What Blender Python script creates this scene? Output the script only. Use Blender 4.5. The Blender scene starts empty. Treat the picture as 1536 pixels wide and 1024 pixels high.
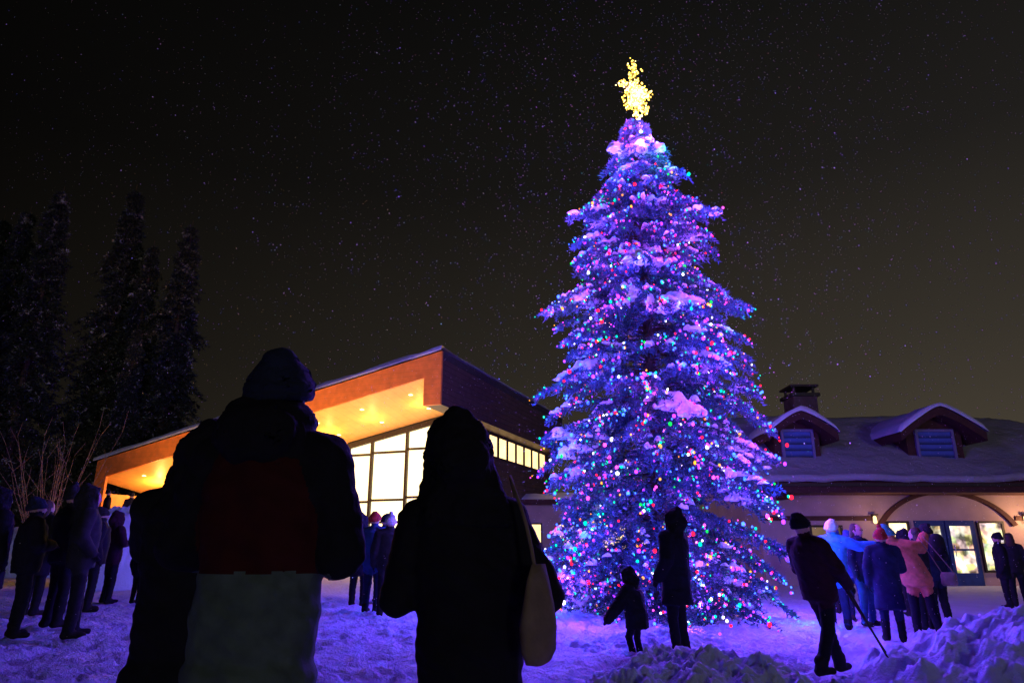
import bpy, math, random
import numpy as np
from mathutils import Vector, Matrix, noise as mnoise

random.seed(7)
rng = np.random.default_rng(7)
scene = bpy.context.scene
COL = scene.collection

# ---------------------------------------------------------------- materials
def pm(name, color, rough=0.8, var=0.25, scale=8.0, bump=0.3, bscale=40.0, bdist=0.01,
       emis=None, estr=0.0, spec=0.3, metallic=0.0):
    m = bpy.data.materials.new(name); m.use_nodes = True
    nt = m.node_tree; N = nt.nodes; L = nt.links
    b = N["Principled BSDF"]
    tc = N.new("ShaderNodeTexCoord")
    nz = N.new("ShaderNodeTexNoise"); nz.inputs["Scale"].default_value = scale; nz.inputs["Detail"].default_value = 5
    L.new(tc.outputs["Object"], nz.inputs["Vector"])
    r = N.new("ShaderNodeValToRGB")
    c = np.array(color)
    r.color_ramp.elements[0].position = 0.3; r.color_ramp.elements[1].position = 0.7
    r.color_ramp.elements[0].color = (*np.clip(c*(1-var), 0, 1), 1)
    r.color_ramp.elements[1].color = (*np.clip(c*(1+var), 0, 1), 1)
    L.new(nz.outputs["Fac"], r.inputs["Fac"]); L.new(r.outputs["Color"], b.inputs["Base Color"])
    b.inputs["Roughness"].default_value = rough
    b.inputs["Specular IOR Level"].default_value = spec
    b.inputs["Metallic"].default_value = metallic
    if bump > 0:
        n2 = N.new("ShaderNodeTexNoise"); n2.inputs["Scale"].default_value = bscale; n2.inputs["Detail"].default_value = 6
        L.new(tc.outputs["Object"], n2.inputs["Vector"])
        bp = N.new("ShaderNodeBump"); bp.inputs["Strength"].default_value = bump; bp.inputs["Distance"].default_value = bdist
        L.new(n2.outputs["Fac"], bp.inputs["Height"]); L.new(bp.outputs["Normal"], b.inputs["Normal"])
    if emis is not None:
        b.inputs["Emission Color"].default_value = (*emis, 1)
        b.inputs["Emission Strength"].default_value = estr
    return m

def planks(name, color, axis='Z', freq=5.0, var=0.2, bump=0.6, rough=0.6, dark=0.45, wide=0.12):
    m = pm(name, color, rough, var, 3.0, 0)
    nt = m.node_tree; N = nt.nodes; L = nt.links; b = N["Principled BSDF"]
    tc = N.new("ShaderNodeTexCoord")
    w = N.new("ShaderNodeTexWave"); w.wave_type = 'BANDS'; w.bands_direction = axis; w.wave_profile = 'SAW'
    w.inputs["Scale"].default_value = freq; w.inputs["Distortion"].default_value = 0.0
    L.new(tc.outputs["Object"], w.inputs["Vector"])
    cr = N.new("ShaderNodeValToRGB"); cr.color_ramp.elements[0].position = 0.0; cr.color_ramp.elements[1].position = wide
    cr.color_ramp.elements[0].color = (dark, dark, dark, 1); cr.color_ramp.elements[1].color = (1, 1, 1, 1)
    L.new(w.outputs["Fac"], cr.inputs["Fac"])
    src = b.inputs["Base Color"].links[0].from_socket
    mx = N.new("ShaderNodeMix"); mx.data_type = 'RGBA'; mx.blend_type = 'MULTIPLY'; mx.inputs[0].default_value = 1.0
    L.new(src, mx.inputs[6]); L.new(cr.outputs["Color"], mx.inputs[7]); L.new(mx.outputs[2], b.inputs["Base Color"])
    bp = N.new("ShaderNodeBump"); bp.inputs["Strength"].default_value = bump; bp.inputs["Distance"].default_value = 0.02
    L.new(cr.outputs["Color"], bp.inputs["Height"]); L.new(bp.outputs["Normal"], b.inputs["Normal"])
    return m

def emit(name, color, strength, nscale=0.0, lo=0.6, sample=True):
    m = bpy.data.materials.new(name); m.use_nodes = True
    nt = m.node_tree; N = nt.nodes; L = nt.links
    N.remove(N["Principled BSDF"])
    e = N.new("ShaderNodeEmission"); e.inputs["Color"].default_value = (*color, 1); e.inputs["Strength"].default_value = strength
    L.new(e.outputs[0], N["Material Output"].inputs[0])
    if nscale > 0:
        tc = N.new("ShaderNodeTexCoord"); nz = N.new("ShaderNodeTexNoise"); nz.inputs["Scale"].default_value = nscale
        L.new(tc.outputs["Object"], nz.inputs["Vector"])
        mr = N.new("ShaderNodeMapRange"); mr.inputs[1].default_value = 0.3; mr.inputs[2].default_value = 0.7
        mr.inputs[3].default_value = strength*lo; mr.inputs[4].default_value = strength*1.1
        L.new(nz.outputs["Fac"], mr.inputs[0]); L.new(mr.outputs[0], e.inputs["Strength"])
    if not sample: m.cycles.emission_sampling = 'NONE'
    return m

def snow_mat(name, col=(0.8, 0.82, 0.86), bscale=9.0, bstr=0.6, bdist=0.05, vscale=2.0):
    m = pm(name, col, 0.65, 0.07, vscale, 0, spec=0.35)
    nt = m.node_tree; N = nt.nodes; L = nt.links; b = N["Principled BSDF"]
    tc = N.new("ShaderNodeTexCoord")
    a = N.new("ShaderNodeTexNoise"); a.inputs["Scale"].default_value = bscale; a.inputs["Detail"].default_value = 8; a.inputs["Roughness"].default_value = 0.65
    L.new(tc.outputs["Object"], a.inputs["Vector"])
    bp = N.new("ShaderNodeBump"); bp.inputs["Strength"].default_value = bstr; bp.inputs["Distance"].default_value = bdist
    L.new(a.outputs["Fac"], bp.inputs["Height"]); L.new(bp.outputs["Normal"], b.inputs["Normal"])
    return m

# ---------------------------------------------------------------- mesh helpers
def mk(name, verts, faces, mats, parent=None, smooth=False, midx=None):
    me = bpy.data.meshes.new(name)
    me.from_pydata([tuple(v) for v in verts], [], faces)
    if not isinstance(mats, (list, tuple)): mats = [mats]
    for m in mats: me.materials.append(m)
    if smooth: me.polygons.foreach_set("use_smooth", [True]*len(me.polygons))
    if midx is not None: me.polygons.foreach_set("material_index", midx)
    me.update()
    o = bpy.data.objects.new(name, me); COL.objects.link(o)
    if parent is not None: o.parent = parent
    return o

def soup(name, V, mats, parent=None, midx=None):
    n = len(V)//3
    me = bpy.data.meshes.new(name)
    me.vertices.add(n*3); me.vertices.foreach_set("co", V.astype(np.float32).ravel())
    me.loops.add(n*3); me.loops.foreach_set("vertex_index", np.arange(n*3, dtype=np.int32))
    me.polygons.add(n); me.polygons.foreach_set("loop_start", np.arange(0, n*3, 3, dtype=np.int32))
    if not isinstance(mats, (list, tuple)): mats = [mats]
    for m in mats: me.materials.append(m)
    if midx is not None: me.polygons.foreach_set("material_index", midx)
    me.update(calc_edges=True)
    o = bpy.data.objects.new(name, me); COL.objects.link(o)
    if parent is not None: o.parent = parent
    return o

def empty(name, loc, rz=0.0, label=None, category=None, group=None):
    o = bpy.data.objects.new(name, None); COL.objects.link(o)
    o.location = loc; o.rotation_euler = (0, 0, rz); o.empty_display_size = 0.2
    if label: o["label"] = label
    if category: o["category"] = category
    if group: o["group"] = group
    return o

def tag(o, label=None, category=None, kind=None, group=None):
    if label: o["label"] = label
    if category: o["category"] = category
    if kind: o["kind"] = kind
    if group: o["group"] = group
    return o

BF = [(0,3,2,1),(4,5,6,7),(0,1,5,4),(1,2,6,5),(2,3,7,6),(3,0,4,7)]
def boxdata(x0,x1,y0,y1,z0,z1):
    return [(x0,y0,z0),(x1,y0,z0),(x1,y1,z0),(x0,y1,z0),(x0,y0,z1),(x1,y0,z1),(x1,y1,z1),(x0,y1,z1)], BF
def boxes(name, L, mat, parent=None):
    V=[];F=[]
    for b in L:
        v,f = boxdata(*b) if len(b)==6 else (b, BF)
        k=len(V); V+=list(v); F+=[tuple(i+k for i in q) for q in f]
    return mk(name,V,F,mat,parent)
def box(name,x0,x1,y0,y1,z0,z1,mat,parent=None): return boxes(name,[(x0,x1,y0,y1,z0,z1)],mat,parent)
def prism_y(poly,y0,y1):   # poly in (x,z)
    n=len(poly); V=[(x,y0,z) for x,z in poly]+[(x,y1,z) for x,z in poly]
    F=[tuple(range(n)),tuple(range(2*n-1,n-1,-1))]+[(i,(i+1)%n+0,(i+1)%n+n,i+n)[::-1] for i in range(n)]
    return V,F
def join(parts):
    V=[];F=[]
    for v,f in parts:
        k=len(V); V+=[tuple(p) for p in v]; F+=[tuple(i+k for i in q) for q in f]
    return V,F

def capsule(p0,r0,p1,r1,seg=12,rows=4):
    p0=np.array(p0,float);p1=np.array(p1,float); ax=p1-p0; L=np.linalg.norm(ax)
    ax = ax/L if L>1e-6 else np.array([0,0,1.])
    t=np.array([1,0,0.]) if abs(ax[0])<.8 else np.array([0,1.,0])
    u=np.cross(ax,t);u/=np.linalg.norm(u);v=np.cross(ax,u)
    prof=[]
    for i in range(1,rows+1):
        a=-math.pi/2+math.pi/2*i/rows; prof.append((p0,r0*math.sin(a),r0*math.cos(a)))
    for i in range(0,rows):
        a=math.pi/2*i/rows; prof.append((p1,r1*math.sin(a),r1*math.cos(a)))
    V=[p0-ax*r0]
    for c,h,r in prof:
        for k in range(seg):
            th=2*math.pi*k/seg; V.append(c+ax*h+r*(u*math.cos(th)+v*math.sin(th)))
    V.append(p1+ax*r1); n=len(prof);F=[]
    for k in range(seg): F.append((0,1+(k+1)%seg,1+k))
    for i in range(n-1):
        for k in range(seg):
            a=1+i*seg+k;b=1+i*seg+(k+1)%seg;F.append((a,b,b+seg,a+seg))
    e=len(V)-1
    for k in range(seg): F.append((e,1+(n-1)*seg+k,1+(n-1)*seg+(k+1)%seg))
    return [tuple(x) for x in V],F

def loft(rings,seg=20):  # rings (cx,cy,z,rx,ry)
    V=[];F=[]
    for cx,cy,z,rx,ry in rings:
        for k in range(seg):
            th=2*math.pi*k/seg; V.append((cx+rx*math.cos(th),cy+ry*math.sin(th),z))
    n=len(rings)
    for i in range(n-1):
        for k in range(seg):
            a=i*seg+k;b=i*seg+(k+1)%seg;F.append((a,b,b+seg,a+seg))
    F.append(tuple(range(seg))[::-1]); F.append(tuple(range((n-1)*seg,n*seg)))
    return V,F

def ellipsoid(c,r,seg=20,rows=12):
    V,F=capsule((0,0,0),1,(0,0,1e-5),1,seg,rows//2)
    return [(c[0]+x*r[0],c[1]+y*r[1],c[2]+z*r[2]) for x,y,z in V],F

def ico(sub=1):
    t=(1+5**.5)/2
    v=[(-1,t,0),(1,t,0),(-1,-t,0),(1,-t,0),(0,-1,t),(0,1,t),(0,-1,-t),(0,1,-t),(t,0,-1),(t,0,1),(-t,0,-1),(-t,0,1)]
    f=[(0,11,5),(0,5,1),(0,1,7),(0,7,10),(0,10,11),(1,5,9),(5,11,4),(11,10,2),(10,7,6),(7,1,8),(3,9,4),(3,4,2),(3,2,6),(3,6,8),(3,8,9),(4,9,5),(2,4,11),(6,2,10),(8,6,7),(9,8,1)]
    v=[np.array(x,float)/np.linalg.norm(x) for x in v]
    for _ in range(sub-1):
        nf=[];mid={}
        def m(a,b):
            k=(min(a,b),max(a,b))
            if k not in mid:
                p=v[a]+v[b];v.append(p/np.linalg.norm(p));mid[k]=len(v)-1
            return mid[k]
        for a,b,c in f:
            x,y,z=m(a,b),m(b,c),m(c,a); nf+=[(a,x,z),(b,y,x),(c,z,y),(x,y,z)]
        f=nf
    return np.array(v),f

def remesh(V,F,voxel,smooth_it=4):
    me=bpy.data.meshes.new("tmp_mesh"); me.from_pydata([tuple(v) for v in V],[],F); me.update()
    o=bpy.data.objects.new("tmp_obj",me); COL.objects.link(o)
    md=o.modifiers.new("r",'REMESH'); md.mode='VOXEL'; md.voxel_size=voxel
    if smooth_it:
        s=o.modifiers.new("s",'SMOOTH'); s.iterations=smooth_it; s.factor=0.5
    dg=bpy.context.evaluated_depsgraph_get(); dg.update()
    res=bpy.data.meshes.new_from_object(o.evaluated_get(dg))
    bpy.data.objects.remove(o); bpy.data.meshes.remove(me)
    return res

# ---------------------------------------------------------------- palette
def cloth(n,c,**k): return pm(n,c,0.85,0.22,14,0.5,70,0.006,spec=0.2,**k)
skin=pm("skin",(0.5,0.3,0.22),0.5,0.08,20,0.1,90,0.002)
black=cloth("black_cloth",(0.010,0.010,0.014))
navy=cloth("navy_cloth",(0.015,0.022,0.055))
darkhat=cloth("dark_blue_knit",(0.016,0.022,0.05))
darkgrey=cloth("dark_grey_cloth",(0.022,0.022,0.024))
boot=cloth("boot_leather",(0.015,0.013,0.012))
redc=cloth("dark_red_cloth",(0.050,0.007,0.006))
greyg=cloth("grey_green_cloth",(0.10,0.14,0.115))
lblue=cloth("light_blue_cloth",(0.05,0.28,0.6))
mblue=cloth("blue_cloth",(0.03,0.07,0.2))
pink=cloth("coral_puffer_cloth",(0.65,0.2,0.10))
white=cloth("white_knit",(0.6,0.6,0.62))
redhat=cloth("red_knit",(0.45,0.04,0.03))
teal=cloth("teal_knit",(0.06,0.32,0.26))
wine=cloth("wine_cloth",(0.035,0.010,0.018))
tan=cloth("tan_canvas",(0.25,0.185,0.125))
hairm=pm("brown_hair",(0.06,0.035,0.02),0.6,0.3,60,0.6,120,0.004)
eyem=pm("eye_dark",(0.02,0.015,0.01),0.2,0.1,5,0)

# ---------------------------------------------------------------- person builder
def person(loc, heading, H, label, coat=black, trou=black, glove=black, shoe=boot, coat_z=0.84,
           flare=0.0, puff=0.02, pose=None, lean=(0,0), yaw=0.0, headwear=None, hatmat=black,
           voxel=0.02, matfn=None, extra=None, eyes=False, hair=False, child=False, pitch=0.0, puffer=False, hoodscale=1.0, skinm=None, fold=.011):
    P=dict(sl=(-.185,0,1.41),sr=(.185,0,1.41),el=(-.26,-.03,1.14),er=(.26,-.03,1.14),
           wl=(-.26,.05,.90),wr=(.26,.05,.90),hl=(-.09,0,.9),hr=(.09,0,.9),
           kl=(-.105,.02,.49),kr=(.105,.02,.49),al=(-.115,-.01,.085),ar=(.115,-.01,.085))
    if pose: P.update(pose)
    s=H/1.75
    def warp(p):
        k=max(p[2]-.9,0); return (p[0]+lean[0]*k, p[1]+lean[1]*k, p[2])
    cy,sy=math.cos(math.radians(yaw)),math.sin(math.radians(yaw))
    cp,sp=math.cos(math.radians(pitch)),math.sin(math.radians(pitch))
    hs = 1.25 if child else 1.0
    def hw(p):   # head transform
        x,y,z=p; z-=1.5; x*=hs;y*=hs;z*=hs
        y,z=cp*y-sp*z, sp*y+cp*z
        x,y=cy*x-sy*y, sy*x+cy*y
        return warp((x,y,z+1.5))
    prims=[];segs=[]
    mats=[coat,trou,glove,shoe,skinm or skin]+([m for m in matfn[1]] if matfn else [])
    def cap(a,r0,b,r1,mi,seg=12,w=warp):
        a=w(a);b=w(b); prims.append(capsule(a,r0,b,r1,seg)); segs.append((a,r0,b,r1,mi))
    pf=puff
    sx=abs(P['sr'][0])/.185
    rings=[(.80,.165,.12),(.93,.178,.13),(1.06,.165,.122),(1.2,.18,.13),(1.33,.195*sx,.125),(1.41,.165*sx,.105),(1.46,.10,.08),(1.5,.075,.072)]
    R=[]
    if coat_z<.8:
        n=5
        for i in range(n):
            z=coat_z+(.8-coat_z)*i/n; t=(.8-z)/.8
            R.append((0,0,z,.175+pf+flare*t,.13+pf+flare*t))
    for z,rx,ry in rings:
        if z<coat_z-.05: continue
        e=pf if z<1.42 else pf*.6
        if puffer: e+=.012*math.sin(z*60)
        R.append((0,0,z,rx+e,ry+e))
    RR=[]
    for cx,cy_,z,rx,ry in R:
        w=warp((0,0,z)); RR.append((w[0],w[1],z,rx,ry))
    prims.append(loft(RR))
    for a,b in zip(RR[:-1],RR[1:]):
        ra=min(a[3],a[4]);rb=min(b[3],b[4]);oa=max(a[3]-ra,0);ob=max(b[3]-rb,0)
        for sg in (-1,0,1): segs.append(((a[0]+sg*oa,a[1],a[2]),ra,(b[0]+sg*ob,b[1],b[2]),rb,0))
    cap((-.06,0,.88),.125,(.06,0,.88),.125,1 if coat_z>.8 else 0)
    for sd in 'lr':
        cap(P['h'+sd],.10,P['k'+sd],.075,1); cap(P['k'+sd],.075,P['a'+sd],.062,1)
        a=np.array(P['a'+sd]); 
        dirf=np.array([(-.02 if sd=='l' else .02),.15,-.03])
        if 'f'+sd in P: dirf=np.array(P['f'+sd])
        cap(tuple(a+(0,-.03,-.03)),.05,tuple(a+dirf),.042,3); cap(tuple(a+(0,0,.08)),.062,tuple(a+(0,0,0)),.06,3)
        sh=P['s'+sd];el=P['e'+sd];wr=P['w'+sd]
        cap((sh[0]*.4,sh[1],sh[2]+.025),.07+pf*.7,sh,.07+pf*.7,0)
        cap(sh,.07+pf*.7,el,.058+pf*.7,0); cap(el,.058+pf*.7,wr,.042+pf*.6,0)
        d=np.array(wr)-np.array(el); d/=np.linalg.norm(d)
        if 'hd'+sd in P: d=np.array(P['hd'+sd],float); d/=np.linalg.norm(d)
        side=np.array([0,1.,0]) if abs(d[1])<.8 else np.array([1. if sd=='r' else -1.,0,0])
        side=side-d*np.dot(side,d); side/=np.linalg.norm(side)
        nrm=np.cross(d,side); 
        inward=np.array([-1.,0,-.2]) if sd=='r' else np.array([1.,0,-.2])
        if np.dot(nrm,inward)<0: nrm=-nrm
        w0=np.array(wr)
        for q,off in enumerate((-.027,-.009,.009,.027)):
            base=w0+d*.03+side*off*.8; kn=w0+d*.095+side*off
            cap(tuple(base),.014,tuple(kn),.0125,2,8)
            ln=(.036,.044,.048,.042)[q]
            m1=kn+d*ln*.9+nrm*.012; m2=m1+d*ln*.45+nrm*ln*.55
            cap(tuple(kn),.0105,tuple(m1),.0095,2,8); cap(tuple(m1),.0095,tuple(m2),.008,2,8)
        t0=w0+d*.035+side*.025; t1=t0+side*.035+d*.03+nrm*.01; t2=t1+d*.03+nrm*.012+side*.006
        cap(tuple(t0),.014,tuple(t1),.012,2,8); cap(tuple(t1),.012,tuple(t2),.0095,2,8)
    # collar/neck + head
    cap((0,-.005,1.42),.075,(0,-.005,1.53),.07,0)
    cap((0,-.008,1.60),.082,(0,-.012,1.66),.09,4,14,hw)
    cap((0,.035,1.575),.058,(0,.03,1.65),.07,4,12,hw)
    cap((0,.05,1.545),.038,(0,.06,1.55),.034,4,10,hw)
    cap((0,.088,1.635),.011,(0,.112,1.603),.014,4,8,hw)
    cap((-.018,.088,1.568),.009,(.018,.088,1.568),.009,4,8,hw)
    for sg in (-1,1): cap((sg*.088,-.01,1.635),.014,(sg*.086,-.012,1.60),.011,4,8,hw)
    V,F=join(prims)
    me=remesh(V,F,voxel,3)
    nv=len(me.vertices); co=np.empty(nv*3,np.float32); me.vertices.foreach_get("co",co); co=co.reshape(-1,3)
    no=np.empty(nv*3,np.float32); me.vertex_normals.foreach_get("vector",no); no=no.reshape(-1,3)
    amp=np.where((co[:,2]>1.5),0.0,1.0)
    sd=random.uniform(0,50)
    dis=np.array([mnoise.noise(Vector((c[0]*7+sd,c[1]*7,c[2]*4)))*fold+mnoise.noise(Vector((c[0]*10+sd,c[1]*10+4,c[2]*26+c[0]*14)))*.009 for c in co])
    handmask=np.ones(nv)
    for sd_ in 'lr':
        w=np.array(warp(P['w'+sd_])); handmask*=np.clip((np.linalg.norm(co-w,axis=1)-.12)/.08,0,1)
    co2=co+no*(dis*amp*handmask)[:,None]
    nf=len(me.polygons); fc=np.empty(nf*3,np.float32); me.polygons.foreach_get("center",fc); fc=fc.reshape(-1,3)
    best=np.full(nf,1e9); mi=np.zeros(nf,np.int32)
    for a,r0,b,r1,m in segs:
        a=np.array(a);b=np.array(b);ab=b-a;l2=max((ab*ab).sum(),1e-9)
        t=np.clip(((fc-a)@ab)/l2,0,1); d=np.linalg.norm(fc-(a+t[:,None]*ab),axis=1)-(r0+(r1-r0)*t)
        k=d<best; best[k]=d[k]; mi[k]=m
    if matfn:
        mi=matfn[0](fc,mi)
    me.vertices.foreach_set("co",(co2*s).ravel())
    for m in mats: me.materials.append(m)
    me.polygons.foreach_set("material_index",mi); me.polygons.foreach_set("use_smooth",[True]*nf); me.update()
    root=empty("person",loc,math.radians(heading),label,"person")
    body=bpy.data.objects.new("body",me); COL.objects.link(body); body.parent=root
    def part(name,VF,mat,tr=hw,vox=None,amp_=.004,lab=None):
        V,F=VF; V=[tr(v) for v in V]
        if vox:
            m2=remesh(V,F,vox,3)
            for v in m2.vertices:
                n=mnoise.noise(Vector(v.co)*14)+.5*mnoise.noise(Vector(v.co)*31); v.co=Vector(v.co)+v.normal*n*amp_*2
                v.co*=s
            m2.materials.append(mat); m2.polygons.foreach_set("use_smooth",[True]*len(m2.polygons))
            o=bpy.data.objects.new(name,m2); COL.objects.link(o); o.parent=root
        else:
            o=mk(name,[(v[0]*s,v[1]*s,v[2]*s) for v in V],F,mat,root,True)
        if lab: o["label"]=lab
        return o
    hv=min(voxel,.014)
    if headwear in ('beanie','pom'):
        parts=[]
        V,F=ellipsoid((0,-.012,1.655),(.102,.116,.125)); V=[(x,y,max(z,1.62 if y<0 else 1.645)) for x,y,z in V]; parts.append((V,F))
        parts.append(ellipsoid((.015,-.05,1.735),(.062,.062,.055)))
        for k in range(24):
            a=2*math.pi*k/24;b=2*math.pi*(k+1)/24
            for dz in (0,.03):
                zz=lambda t:1.63+.022*math.sin(t)+dz
                parts.append(capsule((.096*math.cos(a),-.012+.108*math.sin(a),zz(a)),.02,(.096*math.cos(b),-.012+.108*math.sin(b),zz(b)),.02,8))
        if headwear=='pom': parts.append(ellipsoid((0,-.015,1.80),(.042,.042,.04)))
        part("hat",join(parts),hatmat,vox=hv*.8,amp_=.006)
    if headwear=='hood':
        q=hoodscale
        parts=[ellipsoid((0,-.025,1.64),(.128*q,.145,.15)),
               ellipsoid((0,-.07,1.70),(.075*q,.08,.115)),
               ellipsoid((0,-.09,1.60),(.112*q,.10,.13)),
               loft([(0,-.02,1.35,.20*q,.13),(0,-.02,1.42,.18*q,.13),(0,-.02,1.49,.155*q,.13),(0,-.02,1.56,.137*q,.13),(0,-.02,1.62,.12*q,.13)])]
        V,F=join(parts)
        V2=[]
        for x,y,z in V:
            if y>.045: y=.045+ (y-.045)*.15
            V2.append((x,y,z))
        rp=[]
        for k in range(20):
            a=2*math.pi*k/20;b=2*math.pi*(k+1)/20
            f=lambda t:(.098*q*math.cos(t),.062,1.625+.118*math.sin(t))
            rp.append(capsule(f(a),.02,f(b),.02,8))
        part("hood",join([(V2,F)]+rp),hatmat,vox=hv,amp_=.010)
    if hair:
        parts=[]
        V,F=ellipsoid((0,-.035,1.645),(.1,.1,.118)); parts.append((V,F))
        parts.append(loft([(0,-.06,1.42,.09,.05),(0,-.065,1.5,.1,.06),(0,-.055,1.6,.1,.08)]))
        part("hair",join(parts),hairm,vox=hv)
    if eyes:
        for sg in (-1,1): part("eye",ellipsoid((sg*.032,.094,1.64),(.012,.01,.009),8,6),eyem)
    if extra:
        for nm,VF,mat in extra(P): part(nm,VF,mat,tr=warp,vox=hv,amp_=.009)
    return root

def G(x,y):
    return max(min(-.025*x,.15),-.2)
def gz(x,y): return (x,y,G(x,y))

# ---------------------------------------------------------------- ground
snowG=snow_mat("trampled_snow",(0.66,0.70,0.84),9.0,1.0,0.12,1.3)
def axis(near0,near1,step,far0,far1):
    a=list(np.arange(near0,near1,step)); x=near1;st=step
    while x<far1: a.append(x); st*=1.18; x+=st
    a.append(far1); x=near0-step;st=step; b=[]
    while x>far0: b.append(x); st*=1.18; x-=st
    b.append(far0); return np.array(b[::-1]+a)
xs=axis(-9,9,.06,-600,600); ys=axis(3.5,16,.06,-60,900)
Xg,Yg=np.meshgrid(xs,ys)
Z=np.clip(-.025*Xg,-.2,.15)
flat=np.stack([Xg.ravel(),Yg.ravel()],1)
zz=Z.ravel().copy()
fp=[]
for k in range(1500):
    fp.append((rng.uniform(-9,9),rng.uniform(3.5,16),rng.uniform(0,math.pi),rng.uniform(.02,.08)))
near=np.where((flat[:,0]>-12)&(flat[:,0]<14)&(flat[:,1]>0)&(flat[:,1]<30))[0]
for i in near:
    x,y=flat[i]
    v=Vector((x,y,0))
    n=mnoise.noise(v*.9)*.05+mnoise.noise(v*2.7)*.05+abs(mnoise.noise(v*6.0))*.07-.03+mnoise.noise(v*13.)*.022
    d=math.hypot(x-2.8,y-13.5)
    k=1.0+.9*math.exp(-((d-3.2)/1.5)**2)
    zz[i]+=n*.95*k
    if d<3.4: zz[i]+=.1*math.cos(d/3.4*math.pi/2)
for (fx,fy,a,dep) in fp:
    dx=flat[:,0]-fx; m=np.abs(dx)<.25
    m&=np.abs(flat[:,1]-fy)<.25; ii=np.where(m)[0]
    dx=flat[ii,0]-fx;dy=flat[ii,1]-fy
    u=(dx*math.cos(a)+dy*math.sin(a))/.15; v=(-dx*math.sin(a)+dy*math.cos(a))/.07
    r2=u*u+v*v
    zz[ii]+= -dep*np.exp(-r2**2) + dep*.5*np.exp(-((np.sqrt(r2)-1.4)/.3)**2)
nx=len(xs);ny=len(ys)
idx=np.arange(nx*ny).reshape(ny,nx)
faces=np.stack([idx[:-1,:-1],idx[:-1,1:],idx[1:,1:],idx[1:,:-1]],-1).reshape(-1,4).tolist()
gr=mk("ground",np.stack([flat[:,0],flat[:,1],zz],1),faces,snowG,None,True)
tag(gr,kind="structure")

def mound(name,cx,cy,rx,ry,h,label,seedv,flatp=1.0,n=110,lump=.12,rot=0,mat=None,scale=2.4):
    V=[];F=[]
    zb=G(cx,cy)-.12
    for j in range(n+1):
        for i in range(n+1):
            u=-1+2*i/n;v=-1+2*j/n
            r=math.hypot(u,v)
            k=max(0,1-min(r,1)**2)**flatp
            x=u*rx;y=v*ry
            p=Vector((x*scale+seedv,y*scale,seedv*3))
            nn=mnoise.noise(p)*.7+mnoise.noise(p*2.3)*.5+abs(mnoise.noise(p*5))*.35+mnoise.noise(p*11)*.14
            z=k*h+nn*lump*min(1,k*3.0)
            xx=x*math.cos(rot)-y*math.sin(rot); yy=x*math.sin(rot)+y*math.cos(rot)
            V.append((xx+mnoise.noise(p*1.7)*.08*k,yy,z+.0))
    for j in range(n):
        for i in range(n):
            a=j*(n+1)+i
            u=-1+2*(i+.5)/n;v=-1+2*(j+.5)/n
            if math.hypot(u,v)<1.05: F.append((a,a+1,a+n+2,a+n+1))
    o=mk(name,V,F,mat or snowP,None,True); o.location=(cx,cy,zb)
    tag(o,label,"snow pile")
    return o
snowP=snow_mat("piled_snow",(0.62,0.70,0.90),18.0,0.8,0.04,3)
mound("snow_pile",1.55,6.2,1.2,.8,.50,"lumpy shovelled snow pile with crusty chunks near the tree",3.3,.8,lump=.20,n=150,scale=3)
mound("snow_pile",6.3,7.6,2.9,1.4,.92,"long ploughed snow bank beside the walking group",9.1,.8,lump=.22,n=160,scale=2.6)
mound("snow_pile",-10.9,20.,1.5,1.2,2.2,"tall rough snow heap beside the lodge terrace",5.7,.5,lump=.4,scale=1.6)
mound("snow_pile",-16.8,27.8,4.6,2.2,1.95,"broad flat-topped snow bank in front of lodge wall",12.7,.25,lump=.25,scale=.9)
mound("snow_pile",1.9,9.7,1.3,.6,.28,"low ridge of kicked-up snow at the foot of the tree",21.,.9,lump=.16)

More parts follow.
